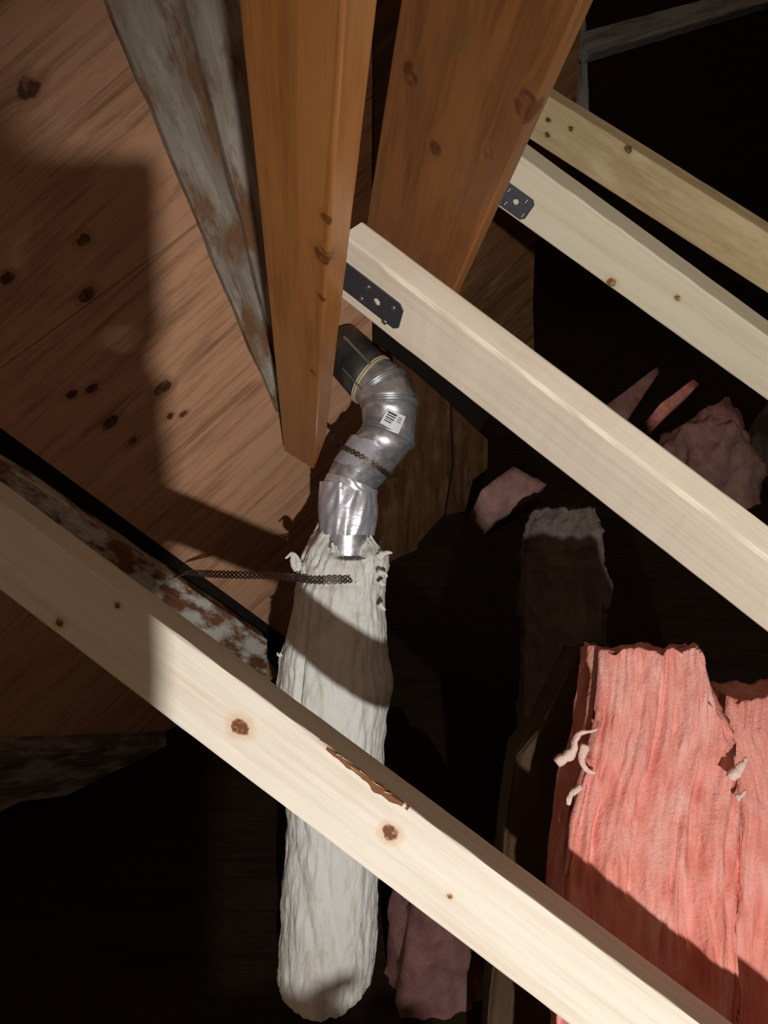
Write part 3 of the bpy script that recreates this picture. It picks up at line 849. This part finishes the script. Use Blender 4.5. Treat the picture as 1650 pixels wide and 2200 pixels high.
pk = batt('insulation_batt', [(1398, 1292, 1515, 1.26), (1470, 1289, 1535, 1.24), (1560, 1280, 1562, 1.22), (1640, 1262, 1583, 1.20), (1700, 1243, 1596, 1.19), (1780, 1226, 1605, 1.17),
     (1860, 1216, 1602, 1.15), (1960, 1212, 1600, 1.13), (2080, 1210, 1598, 1.11), (2240, 1205, 1590, 1.10), (2550, 1200, 1590, 1.08), (2850, 1195, 1590, 1.06), (3180, 1190, 1590, 1.06)], .13, m_pink,
     'bright pink furrowed fibreglass batt standing behind the nearest board at lower right', nr=240, seed=1.7, amp=.0115, lean=(.10, -.08, 1))
batt('insulation_batt', [(1500, 1562, 1760, 1.34), (1570, 1556, 1780, 1.31), (1660, 1580, 1800, 1.28), (1760, 1592, 1820, 1.25), (1900, 1585, 1840, 1.22), (2060, 1570, 1860, 1.20), (2250, 1560, 1880, 1.17), (2550, 1590, 1880, 1.16), (2800, 1592, 1890, 1.16), (3000, 1592, 1890, 1.16)], .13, m_pink,
     'pink fibreglass batt at the right edge, partly behind the big pink batt', seed=8.7, amp=.010, sx=16, lean=(.2, 0, 1))
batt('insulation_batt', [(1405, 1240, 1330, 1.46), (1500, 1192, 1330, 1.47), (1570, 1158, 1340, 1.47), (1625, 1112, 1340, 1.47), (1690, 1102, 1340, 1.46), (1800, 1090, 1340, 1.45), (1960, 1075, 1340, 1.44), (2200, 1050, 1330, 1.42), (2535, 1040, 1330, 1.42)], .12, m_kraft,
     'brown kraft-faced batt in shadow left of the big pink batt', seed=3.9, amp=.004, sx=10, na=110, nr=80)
m_curl = pinkmat('pale_pink_fluff', (.70, .42, .36), (.78, .55, .48), (.82, .64, .58))
tuft(pk, pathpix([(1285, 1565), (1262, 1572), (1246, 1575), (1236, 1590), (1232, 1612), (1214, 1628), (1195, 1640)], 1.185)[::-1], .010, m_curl, 3, 'torn_curl')
tuft(pk, pathpix([(1258, 1600), (1250, 1630), (1262, 1655), (1280, 1660)], 1.19), .010, m_curl, 4, 'torn_curl')
tuft(pk, pathpix([(1248, 1690), (1228, 1705), (1222, 1728), (1219, 1712)], 1.18), .008, m_curl, 5, 'torn_curl')
tuft(pk, pathpix([(1570, 1672), (1585, 1655), (1598, 1640), (1603, 1628)], 1.165), .012, m_curl, 6, 'torn_curl')
tuft(pk, pathpix([(1582, 1715), (1594, 1708), (1602, 1698)], 1.165), .007, m_curl, 7, 'torn_curl')

# dusty batts and fluff on the far floor, seen between the boards
def mound(name, pix, h, rx, ry, mat, label, seed, cat='insulation', yaw=0.0, n=60, z=None):
    c = at(*pix, z) if z else on_floor(*pix, h=h*.4); c = W(c); c.z = 0
    vs = []; fs = []
    m = n//2
    for i in range(m+1):
        ph = math.pi/2*i/m
        for k in range(n):
            th = 2*math.pi*k/n
            w = 1 + .28*fr(math.cos(th)*1.6+seed, math.sin(th)*1.6, ph*1.5, 5)
            x = math.cos(ph)*math.cos(th)*rx*w; y_ = math.cos(ph)*math.sin(th)*ry*w
            z_ = math.sin(ph)*h*(1+.25*fr(x*5+seed, y_*5, 0, 5))
            q = Vector((x*math.cos(yaw)-y_*math.sin(yaw), x*math.sin(yaw)+y_*math.cos(yaw), max(z_, .0)))
            vs.append(q)
    for i in range(m):
        for k in range(n):
            j = (k+1) % n; fs.append((i*n+k, i*n+j, (i+1)*n+j, (i+1)*n+k))
    fs.append(tuple(range(n)))
    me = bpy.data.meshes.new(name); me.from_pydata(vs, [], fs); me.materials.append(mat)
    me.polygons.foreach_set('use_smooth', [True]*len(me.polygons))
    o = bpy.data.objects.new(name, me); COL.objects.link(o); o.location = c
    tagit(o, label, cat); return o
m_deep = pinkmat('shaded_pink_fluff', (.10, .045, .04), (.17, .08, .075), (.22, .12, .11), .5)  # pink fluff with the weak light on the clump darkened into its colour
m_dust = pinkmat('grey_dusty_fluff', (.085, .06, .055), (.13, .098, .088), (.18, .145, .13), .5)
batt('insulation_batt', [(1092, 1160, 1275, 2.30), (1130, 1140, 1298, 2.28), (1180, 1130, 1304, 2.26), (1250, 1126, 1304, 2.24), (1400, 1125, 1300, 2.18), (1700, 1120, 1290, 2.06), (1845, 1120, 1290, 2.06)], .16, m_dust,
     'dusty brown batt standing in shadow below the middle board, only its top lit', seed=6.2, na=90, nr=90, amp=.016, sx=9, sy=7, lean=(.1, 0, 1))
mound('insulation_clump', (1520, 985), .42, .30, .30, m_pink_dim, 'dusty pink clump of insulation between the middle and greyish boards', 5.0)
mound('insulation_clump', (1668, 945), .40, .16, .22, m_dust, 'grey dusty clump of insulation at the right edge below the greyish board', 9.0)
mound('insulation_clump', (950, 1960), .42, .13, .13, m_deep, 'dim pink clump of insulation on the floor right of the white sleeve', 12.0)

def far_strip(pixq, z0, z1, th, mat, label, cat='insulation'):  # outlines follow the light falling between the boards, built as separate pieces
    """flat-topped piece of batt outlined like a patch of light: four picture corners of its top face with near / far depths"""
    zs = (z0, z1, z1, z0)
    top = [at(x, y, z) for (x, y), z in zip(pixq, zs)]
    n = 7
    vs = []; fs = []
    for i in range(n+1):
        for j in range(n+1):
            u, v = i/n, j/n
            p = top[0].lerp(top[3], v).lerp(top[1].lerp(top[2], v), u)
            e = .010*fr(p.x*12, p.y*12, p.z*4, 3); vs.append(p + Vector((e, e, 0)))
    for i in range(n):
        for j in range(n):
            a = i*(n+1)+j; fs.append((a, a+1, a+n+2, a+n+1))
    dn = Vector((-.05, -.35, .94)).normalized()*th
    k0 = len(vs); vs += [v+dn for v in vs]; fs += [tuple(k0+q for q in reversed(f)) for f in list(fs)]
    for i in range(n):
        for a, b in ((i, i+1), (n*(n+1)+i+1, n*(n+1)+i), ((i+1)*(n+1), i*(n+1)), (i*(n+1)+n, (i+1)*(n+1)+n)):
            fs.append((b, a, k0+a, k0+b))
    o = mesh_obj('insulation_strip', vs, fs, mat, None, None, True); tagit(o, label, cat); return o
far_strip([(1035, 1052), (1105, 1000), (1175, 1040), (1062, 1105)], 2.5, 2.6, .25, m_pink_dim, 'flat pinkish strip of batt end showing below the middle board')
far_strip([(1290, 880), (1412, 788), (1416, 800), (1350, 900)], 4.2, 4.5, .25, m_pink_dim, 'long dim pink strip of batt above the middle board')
far_strip([(1418, 868), (1488, 816), (1502, 826), (1430, 892)], 4.2, 4.4, .25, m_pink, 'short pink strip of batt shaped like the lit patch below the greyish board')

# ------------------------------------------------------------------ the photographer, standing behind the lens with a raised phone (their shadow falls on the sheathing)
def person():
    G = Vector((0, .906, -.4226))               # upright direction in view axes
    hx, hy, hz = -.054, -.326, -.45
    H = Vector((hx, hy, hz))
    fwd = Vector((0, .4226, .906)); rt = Vector((1, 0, 0))
    def b(x, up, f): return H + rt*x + G*up + fwd*f
    pts = []; edges = []; rad = []
    def add(p, r, par=None):
        pts.append(p); rad.append(r); i = len(pts)-1
        if par is not None: edges.append((par, i))
        return i
    pel = add(b(-.02, -.74, .02), .145)
    wst = add(b(-.02, -.58, .02), .130, pel); chs = add(b(-.03, -.42, .01), .155, wst); nkb = add(b(-.03, -.27, .0), .105, chs)
    nk = add(b(-.005, -.15, .01), .075, nkb); hd = add(b(0, -.02, .015), .088, nk); hd2 = add(b(0, .055, .0), .084, hd)
    # right arm up to the phone
    s1 = add(b(.09, -.30, .0), .066, nkb)
    e1 = add(Vector((-.07, -.545, -.15)), .052, s1); m1 = add(Vector((-.058, -.415, -.08)), .054, e1)
    w1 = add(Vector((-.062, -.315, -.040)), .042, m1); p1 = add(Vector((-.080, -.226, -.034)), .047, w1)
    # left arm reaches forward, posed so its shadow darkens the sleeve foot
    s2 = add(b(-.20, -.28, .0), .066, nkb); e2 = add(Vector((-.22, -.85, -.10)), .050, s2); w2 = add(Vector((-.01, -.857, .10)), .036, e2); p2 = add(Vector((.07, -.862, .17)), .036, w2)
    for sx in (-1, 1):
        h = add(b(-.02+sx*.095, -.80, .02), .092, pel); k = add(b(-.02+sx*.11, -1.18, .05), .066, h); a = add(b(-.02+sx*.12, -1.51, .0), .046, k)
        add(b(-.02+sx*.13, -1.555, .14), .040, a)
    # fingers: four across the back edge, thumb on the other side of the phone
    for i, (x0, y0) in enumerate(((-.126, -.165), (-.128, -.185), (-.127, -.205), (-.124, -.224))):
        f1 = add(Vector((-.112, y0-.02, -.034)), .011, p1); f2 = add(Vector((x0-.004, y0-.004, -.026)), .0095, f1); add(Vector((x0+.004, y0+.006, -.004-.001*i)), .008, f2)
    t1 = add(Vector((-.050, -.215, -.036)), .013, p1); t2 = add(Vector((-.036, -.18, -.032)), .0105, t1); add(Vector((-.044, -.150, -.027)), .009, t2)
    for i in range(4):
        f1 = add(Vector((.135, -.842-.017*i, .20+.004*i)), .0105, p2); add(Vector((.185+.008*(i in (1, 2)), -.848-.016*i, .215)), .0085, f1)
    t1 = add(Vector((.075, -.828, .215)), .012, p2); add(Vector((.112, -.822, .245)), .010, t1)
    c = W(b(0, -1.59, 0)); c.z = 0
    me = bpy.data.meshes.new('body'); me.from_pydata([W(p)-c for p in pts], edges, [])
    o = bpy.data.objects.new('person', me); COL.objects.link(o); o.location = c
    sk = o.modifiers.new('skin', 'SKIN'); sk.use_smooth_shade = True
    for v, r in zip(me.skin_vertices[0].data, rad): v.radius = (r, r)
    me.skin_vertices[0].data[0].use_root = True
    ss = o.modifiers.new('sub', 'SUBSURF'); ss.levels = 2; ss.render_levels = 2
    bpy.context.view_layer.update()
    dg = bpy.context.evaluated_depsgraph_get()
    ev = bpy.data.meshes.new_from_object(o.evaluated_get(dg)); o.modifiers.clear(); o.data = ev
    mj = Mat('dark_jacket').done((.06, .065, .075), .8, 0, .2); mt = Mat('work_trousers').done((.07, .06, .05), .85, 0, .2)
    msk = Mat('skin').done((.55, .33, .24), .5, 0, .4); msh = Mat('boot_leather').done((.05, .035, .025), .6, 0, .3)
    ev.materials.clear()
    for m in (mj, mt, msk, msh): ev.materials.append(m)
    hand1, hand2, head = W(Vector((-.082, -.21, -.03)))-c, W(Vector((.11, -.862, .19)))-c, W(b(0, 0, .01))-c
    for p in ev.polygons:
        q = p.center; p.use_smooth = True
        if (q-hand1).length < .095 or (q-hand2).length < .11 or (q-head).length < .155: p.material_index = 2
        elif q.z < .12: p.material_index = 3
        elif q.z < .86 and abs(q.x) < .24 and (q-hand2).length > .12: p.material_index = 1
    tagit(o, 'person in a dark jacket standing behind the lens, one hand raising a phone', 'person')
    ORIGIN['person'] = Matrix.Translation(c)
    # face and knit cap
    def blob(name, cen, rx, ru, rf, mat, n=20, m=10, lo=-1.0):
        rings = []
        for i in range(m+1):
            ph = math.asin(max(-1, min(1, lo + (1-lo)*i/m))); rr = max(.02, math.cos(ph))
            rings.append([cen + rt*(math.cos(2*math.pi*k/n)*rr*rx) + fwd*(math.sin(2*math.pi*k/n)*rr*rf) + G*(math.sin(ph)*ru) for k in range(n)])
        vs, fs = loft(rings); return mesh_obj(name, vs, fs, mat, None, o, True)
    mcap = Mat('grey_knit').done((.10, .10, .11), .95, 0, .1); mey = Mat('eye').done((.8, .8, .78), .2, 0, .5); mlip = Mat('lip').done((.45, .2, .17), .5, 0, .3)
    blob('knit_cap', b(0, .045, -.005), .092, .098, .10, mcap, lo=-.1)
    blob('nose', b(0, -.02, .108), .014, .022, .016, msk)
    for sx in (-1, 1):
        blob('eye', b(sx*.033, .012, .088), .014, .009, .008, mey); blob('ear', b(sx*.093, -.01, 0), .012, .032, .02, msk)
    blob('mouth', b(0, -.065, .094), .026, .008, .008, mlip)
    return o
person()
def phone():
    x0, x1, y0, y1, zf, zb = -.132, -.036, -.185, -.032, -.010, -.021
    root = empty('phone', Vector(((x0+x1)/2, (y0+y1)/2, -.015))); tagit(root, 'dark phone held upright just behind the lens', 'phone')
    def slab_(name, a0, a1, b0, b1, c0, c1, r, mat):
        prof = []
        for cx, cy, st in ((a1-r, b1-r, 0), (a0+r, b1-r, 90), (a0+r, b0+r, 180), (a1-r, b0+r, 270)):
            for k in range(6):
                t = math.radians(st + 18*k); prof.append((cx+r*math.cos(t), cy+r*math.sin(t)))
        vs, fs = loft([[Vector((x, y, z)) for x, y in prof] for z in (c0, c1)]); return mesh_obj(name, vs, fs, mat, None, root)
    slab_('body', x0, x1, y0, y1, zb, zf, .010, Mat('phone_case').done((.02, .02, .022), .5, 0, .4))
    slab_('screen', x0+.003, x1-.003, y0+.004, y1-.004, zb-.0006, zb-.0001, .008, Mat('phone_glass').done((.01, .01, .012), .1, 0, .5))
phone()

# ------------------------------------------------------------------ dim old timbers at upper right
def old_timber(px0, px1, z0, z1, w, th, mat, label):
    a, b = at(*px0, z0), at(*px1, z1); d = (b-a).normalized(); up = Vector((0, 0, -1)); v = d.cross(up).normalized(); u = d.cross(v)
    return board('old_timber', a - v*w*.5, d, v, u, 0, (b-a).length, w, th, mat, label, 'timber', step=.06, jit=.004)
m_old = wood('old_grey_wood', (.15, .14, .13), (.07, .06, .055), seed=21, contrast=1.2, ring=26, rough=.9, spec=.1)
old_timber((1258, 92), (1800, -60), 2.7, 3.6, .085, .05, m_old, 'dim grey old timber sloping away at the top right')
old_timber((1222, 30), (1232, 330), 2.9, 2.9, .13, .05, m_old, 'dim grey old post behind the yellow stained board end')
